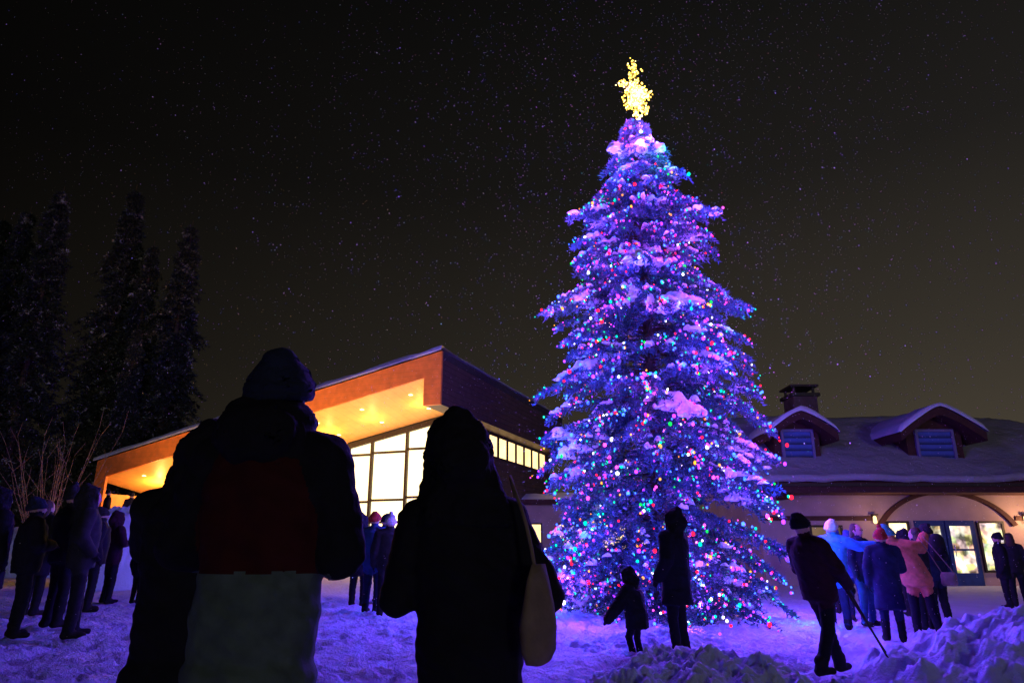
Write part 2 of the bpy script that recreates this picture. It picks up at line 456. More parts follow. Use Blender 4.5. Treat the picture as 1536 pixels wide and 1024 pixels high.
# ---------------------------------------------------------------- conifers
def spruce(rfn,zs,per,tw_step,tw_len,nd_step,nd_len,nd_w,droop,rg,up0=.0,up1=.4,inner=.22,nn=3,amp=.16,H=10.,Lmin=.72,hang=.35):
    tris=[];brs=[]
    for z in zs:
        for k in range(per):
            az=rg.uniform(0,2*math.pi); h=z+rg.uniform(-.5,.5)*(zs[1]-zs[0])
            if h<zs[0]-.1: h=zs[0]
            L=rfn(h)*rg.uniform(Lmin,1.06)*(1+amp*2*mnoise.noise(Vector((math.cos(az)*1.9,math.sin(az)*1.9,h*1.5))))
            if L<.12: continue
            o=np.array([math.cos(az),math.sin(az),0]); sdv=np.array([-math.sin(az),math.cos(az),0])
            up=up0+(up1-up0)*min(h/H,1); dr=droop*rg.uniform(.6,1.3)
            def P(s,o=o,L=L,h=h,up=up,dr=dr): 
                s=np.asarray(s)[...,None]
                return o*L*s+np.array([0,0,1.])*(h+L*(up*s-dr*s*s))
            n=max(3,int(L*(1-inner)/tw_step)); s=np.linspace(inner,1,n)
            base=np.concatenate([P(s),P(s),P(s[-3:])]); S=np.concatenate([s,s,s[-3:]])
            sg=np.concatenate([np.ones(n),-np.ones(n),rg.uniform(-.3,.3,3)])
            ang=np.radians(rg.uniform(38,62,len(S)))
            tl=tw_len*(1.15-.75*S)*rg.uniform(.65,1.2,len(S))*min(1,.35+L/1.5)
            d=o[None]*np.cos(ang)[:,None]+sdv[None]*(np.sin(ang)*sg)[:,None]
            d[:,2]+=rg.uniform(-.45,.15,len(S)); d/=np.linalg.norm(d,axis=1)[:,None]
            m=max(3,int(tw_len*.75/nd_step)); u=np.linspace(.05,1,m)
            pts=base[:,None]+d[:,None]*(tl[:,None]*u)[...,None]
            pts[...,2]-=(hang*tl[:,None]*u*u)
            pts=np.repeat(pts.reshape(-1,3),nn,0); dd=np.repeat(np.repeat(d,m,0),nn,0)
            rv=rg.normal(size=pts.shape); rv/=np.linalg.norm(rv,axis=1)[:,None]
            nd=dd*.75+rv*.75; nd/=np.linalg.norm(nd,axis=1)[:,None]
            w=np.cross(nd,rg.normal(size=pts.shape)); w/=np.linalg.norm(w,axis=1)[:,None]
            ln=nd_len*rg.uniform(.7,1.2,len(pts))[:,None]
            t=np.stack([pts-w*nd_w,pts+w*nd_w,pts+nd*ln],1)
            tris.append(t.reshape(-1,3)); brs.append((P,o,sdv,L,h))
    return np.concatenate(tris),brs

def wood(brs,H,r0,name,mat,parent,rb=.012):
    n=24;seg=10;V=[];F=[]
    for i in range(n+1):
        t=i/n;r=r0*(1-t)**.9+.012; 
        if i==0:r*=1.3
        for k in range(seg):
            a=2*math.pi*k/seg; V.append((r*math.cos(a)+.04*math.sin(t*5),r*math.sin(a),H*t-.15))
    for i in range(n):
        for k in range(seg): a=i*seg+k;b=i*seg+(k+1)%seg;F.append((a,b,b+seg,a+seg))
    tr=mk(name,V,F,mat,parent,True)
    V=[];F=[]
    for P,o,sdv,L,h in brs:
        for j in range(4):
            s0=j/4;s1=(j+1)/4;p0=P(s0);p1=P(s1);r_0=rb*(1.6-s0*1.3)*min(1,L);r_1=rb*(1.6-s1*1.3)*min(1,L);k=len(V)
            for p,r in ((p0,r_0),(p1,r_1)):
                V+=[tuple(p+sdv*r),tuple(p-sdv*r*.5+np.array([0,0,r*.87])),tuple(p-sdv*r*.5-np.array([0,0,r*.87]))]
            F+=[(k,k+1,k+4,k+3),(k+1,k+2,k+5,k+4),(k+2,k,k+3,k+5)]
    mk("limbs",V,F,mat,parent,True)

def needle_mat(name,c,snowc,thr,scale):
    m=pm(name,c,.6,.4,9,0); nt=m.node_tree;N=nt.nodes;L=nt.links;b=N["Principled BSDF"]
    tc=N.new("ShaderNodeTexCoord");nz=N.new("ShaderNodeTexNoise");nz.inputs["Scale"].default_value=scale;nz.inputs["Detail"].default_value=6;nz.inputs["Roughness"].default_value=.7
    L.new(tc.outputs["Object"],nz.inputs["Vector"])
    r=N.new("ShaderNodeValToRGB");r.color_ramp.elements[0].position=thr;r.color_ramp.elements[1].position=thr+.08
    L.new(nz.outputs["Fac"],r.inputs["Fac"])
    src=b.inputs["Base Color"].links[0].from_socket
    mx=N.new("ShaderNodeMix");mx.data_type='RGBA'
    L.new(r.outputs["Color"],mx.inputs[0]);L.new(src,mx.inputs[6]);mx.inputs[7].default_value=(*snowc,1)
    L.new(mx.outputs[2],b.inputs["Base Color"]); return m
needleX=needle_mat("spruce_needles",(0.05,0.11,0.14),(0.6,0.6,0.75),.57,3.0)
needleD=needle_mat("dark_conifer_needles",(0.035,0.045,0.035),(0.6,0.6,0.55),.57,1.6)
bark=pm("bark",(0.09,0.06,0.04),.9,.4,6,.8,25,.03)
snowT=snow_mat("bough_snow",(0.88,0.86,0.88),14,.6,.03,4)

TX,TY=2.80,13.5
tree=empty("christmas_tree",(TX,TY,G(TX,TY)),0,"tall snow-laden spruce covered in multicoloured string lights","christmas tree")
rz=[.1,.3,.9,2.7,4.0,5.56,6.6,7.7,8.66,9.4,10.2,10.75]
rr=[2.1,2.4,2.52,2.35,2.22,1.98,1.75,1.5,1.18,.76,.42,.25]
def rf(h):
    t=(h/1.05+.12*math.sin(h*2.1))%1.0
    return float(np.interp(h,rz,rr))*(1.08-.32*t)
zs=np.arange(.45,10.7,.25)
needles,brs=spruce(rf,zs,14,.085,.42,.045,.095,.013,.46,rng,up0=.10,up1=.42,H=10.5,inner=.3,amp=.22,Lmin=.6,hang=.65)
soup("crown",needles,needleX,tree)
wood(brs,10.7,.17,"trunk",bark,tree,.014)
iv,ifc=ico(3)
SV=[];SF=[]
def lump(c,rx,ry,rzv,ax):
    sx=np.array([ax[0],ax[1],0]);sy=np.array([-ax[1],ax[0],0]);k=len(SV);sd=random.uniform(0,90)
    for v in iv:
        n=1+.7*mnoise.noise(Vector(v*1.8)+Vector((sd,0,0)))+.5*mnoise.noise(Vector(v*4.5)+Vector((sd,3,0)))
        z=v[2]*rzv*n
        if z<0:z*=.45
        p=c+sx*v[0]*rx*n+sy*v[1]*ry*n+np.array([0,0,z-1.6*rzv*(v[0]**2+v[1]**2)])
        SV.append(tuple(p))
    SF.extend([tuple(i+k for i in f) for f in ifc])
for P,o,sdv,L,h in brs:
    if rng.random()<.5 and L>.3:
        big=rng.random()<.2 and h>1.8
        s0=rng.uniform(.75,1.1); nL=rng.integers(2,6)
        for j in range(nL+(3 if big else 0)):
            sp=.32 if big else .16
            s=min(1.1,s0-.08*j+rng.uniform(-.04,.04)); p=P(s)+np.array([0,0,.055])+sdv*rng.uniform(-sp,sp)
            f=(1.5 if big else .72)*min(1,.5+L/2.6)*rng.uniform(.7,1.15)
            lump(p,rng.uniform(.10,.19)*f,rng.uniform(.06,.13)*f,rng.uniform(.045,.08)*f,o)
me=remesh(SV,SF,.027,1); me.materials.append(snowT); me.polygons.foreach_set("use_smooth",[True]*len(me.polygons))
so=bpy.data.objects.new("snow",me);COL.objects.link(so);so.parent=tree;so["kind"]="stuff"

# bulbs
cols=[("blue",(.03,.10,1),7,.28),("violet",(.22,.02,1),7,.22),("teal",(.0,.55,.32),3.2,.17),("red",(1,.008,.03),4.5,.12),
      ("amber",(1,.34,.03),3,.06),("magenta",(.85,.05,.6),5,.08),("green",(.01,1,.10),1.8,.03),("white",(.75,.72,1),7,.05)]
bm=[emit("bulb_"+n,c,s,sample=False) for n,c,s,_ in cols]
bi,bf=ico(1)
br=.021
bmesh_=[]
for m in bm:
    me=bpy.data.meshes.new("light_bulb");me.from_pydata([tuple(v*br*np.array([1,1,1.25])) for v in bi],[],bf);me.materials.append(m);bmesh_.append(me)
pts=[];wts=np.array([c[3] for c in cols]);wts/=wts.sum()
Ls=np.array([b[3] for b in brs]);pb=Ls**.8;pb/=pb.sum()
NB=6500
for i in rng.choice(len(brs),NB,p=pb):
    P,o,sdv,L,h=brs[i]; s=rng.uniform(.5,1.18)**.8; sp=.34*(1.2-s)
    p=P(s)+sdv*rng.uniform(-sp,sp)+np.array([0,0,rng.uniform(-.05,.10)])
    pts.append(p)
pts=np.array(pts); ci=rng.choice(len(cols),NB,p=wts); order=np.argsort(pts[:,1])
for i in order[:100]:
    o=bpy.data.objects.new("light_bulb",bmesh_[ci[i]]);COL.objects.link(o);o.parent=tree;o.location=pts[i]
V=[];mi=[]
fa=np.array(bf); bvs=bi*br*np.array([1,1,1.25])
for i in order[100:]:
    V.append((bvs*rng.choice([.55,.85,1.15,1.65],p=[.32,.36,.23,.09])+pts[i])[fa].reshape(-1,3)); mi+= [int(ci[i])]*20
sl=soup("string_lights",np.concatenate(V),bm,tree,mi); sl["kind"]="stuff"
# light given off by the bulbs
lc=[((.025,.045,1),42,.48),((.36,.05,1),34,.30),((.0,.55,.85),13,.12),((1,.04,.35),12,.10)]
lds=[]
for c,e,_ in lc:
    ld=bpy.data.lights.new("bulb_glow",'POINT');ld.energy=e;ld.color=c;ld.shadow_soft_size=.02;lds.append(ld)
NLT=240
for k in range(NLT):
    t=(k+.5)/NLT; h=.4+10.1*t**1.1
    az=k*2.39996+rng.uniform(-.3,.3); R=float(np.interp(h,rz,rr))*rng.uniform(1.0,1.1)+.14
    o=bpy.data.objects.new("bulb_glow",lds[rng.choice(4,p=[x[2] for x in lc])]);COL.objects.link(o);o.parent=tree
    o.location=(R*math.cos(az),R*math.sin(az),h)
# star topper
gold=emit("bulb_gold",(1,.60,.08),7,sample=False)
goldc=emit("bulb_gold_bright",(1,.78,.25),9,sample=False)
wire=pm("star_wire",(0.3,0.25,0.1),.4,.2,9,0,metallic=.8)
cz=11.3;parts=[];OX=.07
ptsS=[]
for k in range(10):
    a=math.radians(90+36*k)+.06; r=(.88 if k==0 else .5) if k%2==0 else .2
    ptsS.append(np.array([OX+r*math.cos(a)*.75,r*math.cos(a)*.5,r*math.sin(a)+cz]))
C0=np.array([OX,.0,cz])
edges=[(ptsS[k],ptsS[(k+1)%10]) for k in range(10)]+[(ptsS[k],C0) for k in range(10)]+[(np.array([.06,0,10.4]),C0)]*4
for a,b in edges: parts.append(capsule(a,.008,b,.008,6,2))
st=mk("star",*join(parts),wire,tree,True); st["label"]="gold wire star wrapped in yellow lights"
V=[];mi=[]
for k in range(620):
    a,b=edges[rng.integers(len(edges))]; t=rng.random()
    p=a+(b-a)*t+rng.normal(size=3)*.06
    V.append((bvs*rng.uniform(.4,1.05)+p)[fa].reshape(-1,3)); mi+=[int(rng.random()<.35)]*20
o=soup("yellow_lights",np.concatenate(V),[gold,goldc],st,mi); o["kind"]="stuff"
for p in ((.4,-.4,11.3),(-.4,.2,11.6),(.0,-.4,10.8)):
    ld=bpy.data.lights.new("star_glow",'POINT');ld.energy=26;ld.color=(1,.6,.1);ld.shadow_soft_size=.02
    o=bpy.data.objects.new("star_glow",ld);COL.objects.link(o);o.parent=tree;o.location=p

# dark conifers
rgd=np.random.default_rng(3)
protos=[]
for q in range(2):
    zsd=np.arange(2.0,21.5,.5)
    rfd=lambda h: 3.2*max(0.0,(1-h/21.9))**.9*(0.85+.18*math.sin(h*2.3+q)) +.1
    nd,bb=spruce(rfd,zsd,12,.22,.62,.15,.25,.036,.6,rgd,up0=-.1,up1=.1,H=22,amp=.28,Lmin=.5)
    root=empty("conifer_tree",(0,0,0),0)
    c=soup("crown",nd,needleD,root); wood(bb,21.9,.28,"trunk",bark,root,.03)
    protos.append(root)
spots=[(-30.5,39,1.0),(-27.9,38,1.04),(-25.2,41,1.12),(-22.6,39.5,.90),(-19.6,38,.93),(-33,36,.9),(-24,46,1.0),(-29,34,.74),(-21,36.5,.6),(-36,44,1.05),(-33.6,41,1.02)]
for i,(x,y,sc) in enumerate(spots):
    src=protos[i%2]
    if i<2: root=src
    else:
        root=src.copy();COL.objects.link(root)
        for ch in src.children:
            c2=ch.copy();COL.objects.link(c2);c2.parent=root
    root.location=(x,y,.1);root.scale=(sc*(.9+.25*random.random()),)*2+(sc,);root.rotation_euler=(0,0,random.random()*6)
    tag(root,"tall dark conifer dusted with snow at the forest edge","tree",group="conifers at the forest edge")

# bare shrub
parts=[]
for k in range(26):
    a=random.uniform(0,6.28);sp=random.uniform(.05,.45);L=random.uniform(2.5,5.2)
    p=np.array([0,0,0.]);d=np.array([math.cos(a)*sp,math.sin(a)*sp,1.])
    for j in range(5):
        q=p+d*L/5+np.array([random.uniform(-.06,.06),random.uniform(-.06,.06),0]);parts.append(capsule(p,.02*(1-j/6),q,.02*(1-(j+1)/6),5,1))
        if j>1:
            e=q+np.array([random.uniform(-.5,.5),random.uniform(-.5,.5),random.uniform(.3,.8)]);parts.append(capsule(q,.008,e,.004,4,1))
        p=q
rt=empty("bare_shrub",(-15.5,23.5,.1),0,"leafless multi-stemmed shrub with thin upright twigs","shrub")
mk("branches",*join(parts),pm("twig_bark",(.35,.22,.12),.8,.3,5,0),rt,True)

# ---------------------------------------------------------------- modern lodge
wood_o=planks("orange_wood",(0.85,0.26,0.045),'Z',1.6,.15,.4,.5,.8)
wood_w=planks("wall_wood",(0.78,0.38,0.10),'X',1.2,.15,.4,.5,.65)
soff=planks("soffit_wood",(0.80,0.5,0.14),'X',.8,.08,.3,.5,.8)
corr=planks("dark_corrugated_cladding",(0.09,0.05,0.04),'Z',1.4,.2,1.0,.55,.3)
frame=pm("dark_window_frame",(0.03,0.022,0.015),.5,.2,6,0)
roofm=pm("dark_roof",(0.05,0.045,0.04),.7,.2,4,.2)
snowR=snow_mat("roof_snow",(0.7,0.73,0.78),1.5,.4,.15,.4)
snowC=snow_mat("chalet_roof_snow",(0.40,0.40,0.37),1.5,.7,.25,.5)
glow=emit("lit_window_cream",(1,.75,.38),3.3,.45,.75)
glow2=emit("lit_window_small",(1,.66,.27),2.5,.8,.7)
lampm=emit("downlight_lens",(1,.75,.35),9)
A=(-2.72,26,0)
lodge=empty("modern_lodge",A,-math.atan2(.36,.933),"modern timber lodge with upswept shed roof and glowing glass wall","building")
top=lambda x:8.6+.197*x
X0=-17.9
def slab(x0,x1,y0,y1,dz0,dz1):
    return [(x0,y0,top(x0)+dz0),(x1,y0,top(x1)+dz0),(x1,y1,top(x1)+dz0),(x0,y1,top(x0)+dz0),(x0,y0,top(x0)+dz1),(x1,y0,top(x1)+dz1),(x1,y1,top(x1)+dz1),(x0,y1,top(x0)+dz1)]
roof=boxes("roof",[slab(X0,0,0,16,-.3,-.01)],roofm,lodge)
V=[];F=[];nxs=120;nys=14
for j in range(nys+1):
    for i in range(nxs+1):
        x=X0-.1+(0.16-X0)*i/nxs;y=-.28+16.3*j/nys
        nn=mnoise.noise(Vector((x*1.3,y*.7,1)))
        if j==0: z=top(x)-.02; y+=.06*nn
        elif j==1: y=-.26+.05*nn; z=top(x)+.16+.09*nn
        else:
            e=1 if 0<i<nxs and j<nys else 0
            z=top(x)+.01+e*(.2+.07*nn)
        V.append((x,y,z))
for j in range(nys):
    for i in range(nxs):
        a=j*(nxs+1)+i;F.append((a,a+1,a+nxs+2,a+nxs+1))
mk("snow",V,F,snowR,roof,True)
boxes("fascia",[slab(X0,0,-.12,-.003,-.9,-.015),
    [( -.75,-.12,6.45),(0,-.12,6.45),(0,-.003,6.45),(-.75,-.003,6.45),(-.75,-.12,top(-.75)-.903),(0,-.12,top(0)-.903),(0,-.003,top(0)-.903),(-.75,-.003,top(-.75)-.903)],
    [(X0,-.12,0),(X0+.7,-.12,0),(X0+.7,-.003,0),(X0,-.003,0),(X0,-.12,top(X0)-.903),(X0+.7,-.12,top(X0+.7)-.903),(X0+.7,-.003,top(X0+.7)-.903),(X0,-.003,top(X0)-.903)]],wood_o,lodge)
boxes("soffit",[[(X0+.05,0.0,top(X0)-.9),(-.76,0.0,top(-.76)-.9),(-.76,3.5,top(-.76)-1.5),(X0+.05,3.5,top(X0)-1.5),
    (X0+.05,0.0,top(X0)-.85),(-.76,0.0,top(-.76)-.85),(-.76,3.5,top(-.76)-1.45),(X0+.05,3.5,top(X0)-1.45)]],soff,lodge)
boxes("side_cladding",[[(-.74,0.0,6.45),(-.002,0.0,6.45),(-.002,16,6.45),(-.74,16,6.45),(-.74,0.0,top(-.74)-.31),(-.002,0.0,top(0)-.31),(-.002,16,top(0)-.31),(-.74,16,top(-.74)-.31)]],corr,lodge)
boxes("wall",[[(X0+.05,3.52,0),(-6.62,3.52,0),(-6.62,3.7,0),(X0+.05,3.7,0),(X0+.05,3.52,top(X0)-1.46),(-6.62,3.52,top(-6.62)-1.46),(-6.62,3.7,top(-6.62)-1.46),(X0+.05,3.7,top(X0)-1.46)],
    (X0+.05,X0+.25,.0,3.51,0,top(X0)-1.5)],wood_w,lodge)
w=boxes("wall",[(-.95,-.80,3.9,16,0,6.44),(X0+.05,-.96,15.8,15.99,0,5),(-6.6,-.96,3.56,3.74,0,.88)],corr,lodge); w["label"]="dark ribbed side wall"
gw=[(-6.6,.9),(-.97,.9),(-.97,top(-.97)-1.6),(-6.6,top(-6.6)-1.6)]
win=empty("window",(0,0,0)); win.parent=lodge; win["label"]="full-height glowing glass wall with dark mullions"
mk("glass",*prism_y(gw,3.66,3.69),glow,win)
L=[]
for x in (-6.6,-5.35,-3.55,-1.75,-1.06):
    L.append((x,x+.12,3.50,3.655,.9,top(x)-1.62))
for z in (5.15,3.05,2.1):
    for a,b in ((-6.48,-5.352),(-5.228,-3.552),(-3.428,-1.752),(-1.628,-1.062)):
        L.append((a,b,3.53,3.65,z+.05*(a+6.6),z+.1+.05*(a+6.6)))
L.append([(-6.6,3.48,top(-6.6)-1.8),(-.94,3.48,top(-.94)-1.8),(-.94,3.64,top(-.94)-1.8),(-6.6,3.64,top(-6.6)-1.8),(-6.6,3.48,top(-6.6)-1.55),(-.94,3.48,top(-.94)-1.55),(-.94,3.64,top(-.94)-1.55),(-6.6,3.64,top(-6.6)-1.55)])
boxes("frame",L,frame,win)
for k in range(9):
    y0=4.1+k*1.22
    wn=empty("window",(0,0,0));wn.parent=lodge
    box("glass",-.797,-.78,y0,y0+1.0,5.35,6.3,glow2,wn)
    boxes("frame",[(-.797,-.74,y0-.06,y0,5.29,6.36),(-.797,-.74,y0+1.0,y0+1.06,5.29,6.36),(-.797,-.74,y0+.002,y0+.998,5.29,5.35),(-.797,-.74,y0+.002,y0+.998,6.3,6.36)],frame,wn)
for x in (-1.9,-4.2,-6.4,-8.8,-11.2,-13.6,-16.0):
    for y in (.9,2.5):
        z=top(x)-.9-.6*y/3.5-.012
        V,F=capsule((x,y,z),.09,(x,y,z+.001),.09,12,2); V=[(a,b,z+(c-z)*.12) for a,b,c in V]
        mk("downlight",V,F,lampm,lodge,True)
        if y>1:
            ld=bpy.data.lights.new("downlight_lamp",'POINT');ld.energy=150 if x<-7 else 45;ld.color=(1,.52,.13);ld.shadow_soft_size=.03
            lo=bpy.data.objects.new("downlight_lamp",ld);COL.objects.link(lo);lo.parent=lodge;lo.location=(x,y-.7,z-.35)
for x,e in ((-3.5,520),(-9.5,520),(-15,380)):  # invented lamp posts, added to brighten the lodge fascia
    bl=empty("added_lamp",(0,0,0),0,"short dark lamp post added to light the lodge fascia","lamp",group="added fascia lamp posts")
    yl=-3.6
    bl.location=(A[0]+x*.933+yl*.36,A[1]-x*.36+yl*.933,0)
    mk("post",*loft([(0,0,-.1,.07,.07),(0,0,.02,.06,.06),(0,0,.95,.05,.05),(0,0,.96,.09,.09),(0,0,1.0,.09,.09)],14),frame,bl,True)
    mk("lamp",*loft([(0,0,1.002,.07,.07),(0,0,1.08,.075,.075),(0,0,1.12,.05,.05)],14),emit("added_lamp_glow",(1,.6,.25),6),bl,True)
    ld=bpy.data.lights.new("added_lamp_light",'SPOT');ld.energy=e*3.6;ld.color=(1,.52,.17);ld.shadow_soft_size=.05;ld.spot_size=math.radians(120);ld.spot_blend=.6
    lo=bpy.data.objects.new("added_lamp_light",ld);COL.objects.link(lo);lo.parent=bl;lo.location=(0,0,1.25)
    lo.rotation_euler=Vector((.36*.6,.933*.6,1.0)).to_track_quat('-Z','Y').to_euler()

# low link building behind the tree
wallp=pm("pinkish_stucco",(0.44,0.32,0.27),.9,.14,1.2,.3,30,.01)
brown=pm("brown_trim",(0.07,0.025,0.017),.7,.2,5,.2)
lb=empty("low_building",(4.5,37,-.1),0,"low flat-roofed building with snow on its roof","building")
box("wall",-5,4,0,5,0,3.4,wallp,lb); r=box("roof",-5.3,4.3,-.4,5.3,3.402,3.65,brown,lb)
V=[];F=[]
for j in range(9):
    for i in range(41):
        e=1 if 0<i<40 and 0<j<8 else 0
        V.append((-5.4+9.8*i/40,-.5+5.9*j/8,3.66+e*(.35+.08*mnoise.noise(Vector((i*.4,j*.4,0))))))
for j in range(8):
    for i in range(40): a=j*41+i;F.append((a,a+1,a+42,a+41))
mk("snow",V,F,snowR,r,True)
for x in (-4.2,-2,.2,2.2):
    wn=empty("window",(0,0,0));wn.parent=lb
    box("glass",x,x+1.2,-.02,-.004,1.2,2.4,glow2,wn); boxes("frame",[(x-.08,x,-.06,-.002,1.12,2.48),(x+1.2,x+1.28,-.06,-.002,1.12,2.48),(x+.002,x+1.198,-.06,-.002,2.4,2.48),(x+.002,x+1.198,-.06,-.002,1.12,1.2)],frame,wn)

# ---------------------------------------------------------------- chalet lodge
BZ=-.2
ch=empty("chalet_building",(0,0,0),0,"stucco chalet with deep snowy roof, dormers and arched entrance","building")
XL,XR,YF,YB=9.2,27.5,25.5,36.5
def rh(x,y):
    t=min((y-YF)/5.5,(YB-y)/5.5,(XR-x)/5.6); t=max(0,min(1,t)); return 3.45+3.2*(1-(1-t)**1.12)
def roofgrid(off,zoff,nxx=110,nyy=60,nz=0.0):
    V=[];F=[]
    for j in range(nyy+1):
        for i in range(nxx+1):
            x=XL-off+(XR-XL+2*off)*i/nxx;y=YF-off+(YB-YF+2*off)*j/nyy
            V.append((x,y-(.12*mnoise.noise(Vector((x*1.1,0,4))) if (j==0 and nz>0) else 0),rh(min(max(x,XL),XR-.001),min(max(y,YF),YB))+zoff+nz*(mnoise.noise(Vector((x*.5,y*.5,0)))+.6*mnoise.noise(Vector((x*1.7,y*1.7,0))))))
    n=len(V)
    for i,(x,y,z) in enumerate(list(V)): V.append((x,y,z-.16))
    for j in range(nyy):
        for i in range(nxx):
            a=j*(nxx+1)+i;F.append((a,a+1,a+nxx+2,a+nxx+1));F.append((a+n,a+nxx+1+n,a+nxx+2+n,a+1+n))
    for i in range(nxx):
        for a,b in ((i,i+1),(nyy*(nxx+1)+i+1,nyy*(nxx+1)+i)): F.append((a,a+n,b+n,b))
    for j in range(nyy):
        for a,b in (((j+1)*(nxx+1),j*(nxx+1)),(j*(nxx+1)+nxx,(j+1)*(nxx+1)+nxx)): F.append((a,a+n,b+n,b))
    return V,F
croof=mk("roof",*roofgrid(0,0),brown,ch,True)
V,F=roofgrid(.1,.25,nz=.09); n=len(V)//2
V=V[:n]+[(x,y,z-.07) for x,y,z in V[n:]]
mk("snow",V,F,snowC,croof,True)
boxes("wall",[(XL+.3,XR-.6,27,35,BZ-.3,3.8)],wallp,ch)
boxes("fascia",[(XL-.05,XR,YF-.13,YF-.09,3.08,3.44)],brown,ch)
box("eave_soffit",XL,XR-.3,YF,26.99,3.1,3.2,brown,ch)
boxes("gutter",[(XL-.05,XR,YF-.24,YF-.14,3.3,3.4)],frame,ch)
for x in (10.2,20.4):
    boxes("bracket",[(x,x+.18,25.9,26.98,2.9,3.09)],brown,ch)
parts=[];AC=16.6;n=26
def arc(t,r): a=math.radians(155-130*t); return (AC+r*math.cos(a)*1.0, 1.05+r*.76*math.sin(a))
for i in range(n):
    a0=arc(i/n,2.75);a1=arc((i+1)/n,2.75);b0=arc(i/n,2.93);b1=arc((i+1)/n,2.93)
    parts.append(prism_y([a0,a1,b1,b0],26.86,26.995))
mk("arch_trim",*join(parts),brown,ch)
box("belt_trim",XL+.3,13.95,26.92,26.996,2.15,2.32,brown,ch)
box("belt_trim",19.25,XR-.6,26.92,26.996,2.15,2.32,brown,ch)
bluef=pm("blue_door_frame",(0.015,0.04,0.16),.4,.2,5,0)
def shopglow(name,seed):
    m=emit(name,(1,.78,.5),1.3); nt=m.node_tree;N=nt.nodes;Lk=nt.links
    e=[x for x in N if x.type=='EMISSION'][0]
    tc=N.new("ShaderNodeTexCoord");mp=N.new("ShaderNodeMapping");mp.inputs["Location"].default_value=(seed,0,seed*2)
    v=N.new("ShaderNodeTexVoronoi");v.inputs["Scale"].default_value=3.2;v.distance='CHEBYCHEV'
    Lk.new(tc.outputs["Object"],mp.inputs[0]);Lk.new(mp.outputs[0],v.inputs["Vector"])
    h=N.new("ShaderNodeHueSaturation");h.inputs["Saturation"].default_value=.9
    Lk.new(v.outputs["Color"],h.inputs["Color"])
    mx=N.new("ShaderNodeMix");mx.data_type='RGBA';mx.inputs[0].default_value=.4
    mx.inputs[6].default_value=(1,.7,.35,1);Lk.new(h.outputs[0],mx.inputs[7]);Lk.new(mx.outputs[2],e.inputs["Color"])
    nz=N.new("ShaderNodeTexNoise");nz.inputs["Scale"].default_value=2.5;Lk.new(mp.outputs[0],nz.inputs["Vector"])
    mr=N.new("ShaderNodeMapRange");mr.inputs[1].default_value=.35;mr.inputs[2].default_value=.65;mr.inputs[3].default_value=.2;mr.inputs[4].default_value=2.4
    Lk.new(nz.outputs["Fac"],mr.inputs[0]);Lk.new(mr.outputs[0],e.inputs["Strength"])
    return m
wg=emit("shop_window_bright",(1,.74,.38),2.6,1.2,.5)
def window(x0,x1,z0,z1,mat,par,fr=frame,y=27,nm="window"):
    wn=empty(nm,(0,0,0));wn.parent=par
    box("glass",x0,x1,y-.03,y-.006,z0,z1,mat,wn); f=.08
    boxes("frame",[(x0-f,x0,y-.1,y-.004,z0-f,z1+f),(x1,x1+f,y-.1,y-.004,z0-f,z1+f),(x0+.001,x1-.001,y-.1,y-.004,z1,z1+f),(x0+.001,x1-.001,y-.1,y-.004,z0-f,z0)],fr,wn)
    return wn
window(14.35,15.05,.5,2.05,wg,ch)
window(17.8,18.65,.35,2.05,shopglow("shop_window_glow",3.),ch)
for i,x in enumerate((15.35,16.5)):
    d=empty("door",(0,0,0));d.parent=ch
    box("glass",x+.14,x+.96,26.97,26.99,.25,1.95,shopglow("door_glass_glow",5.+i*4),d)
    boxes("frame",[(x,x+.14,26.9,26.995,BZ,2.15),(x+.96,x+1.1,26.9,26.995,BZ,2.15),(x+.141,x+.959,26.9,26.995,1.95,2.15),(x+.141,x+.959,26.9,26.995,BZ,.25),(x+.141,x+.959,26.93,26.968,1.05,1.12)],bluef,d)
    hx=x+.9 if i==0 else x+.2
    mk("handle",*capsule((hx,26.86,.85),.018,(hx,26.86,1.25),.018,8,2),pm("door_handle_steel",(.6,.6,.6),.3,.1,5,0,metallic=1),d,True)
window(11.4,12.5,.9,1.9,emit("dim_window",(.8,.5,.3),.25,1,.5),ch)
for x in (13.8,19.55,):
    ln=empty("wall_lantern",(x,26.8,2.2),0);ln.parent=ch
    mk("lamp",*capsule((0,0,-.1),.07,(0,0,.06),.06,10,3),emit("lantern_glow",(1,.6,.25),14 if x>15 else 3),ln,True)
    boxes("bracket",[(-.1,.1,-.1,.1,.14,.18),(-.04,.04,.08,.19,-.05,.135)],frame,ln)
    ld=bpy.data.lights.new("lantern_lamp",'POINT');ld.energy=120 if x>15 else 28;ld.color=(1,.56,.30);ld.shadow_soft_size=.04
    lo=bpy.data.objects.new("lantern_lamp",ld);COL.objects.link(lo);lo.parent=ln;lo.location=(0,-.9,-.1)
louv=planks("louvre_blue",(0.07,0.13,0.36),'Z',1.25,.1,1.0,.5,.08,wide=.6)
dwf=pm("white_dormer_frame",(.20,.18,.26),.6,.1,5,0)
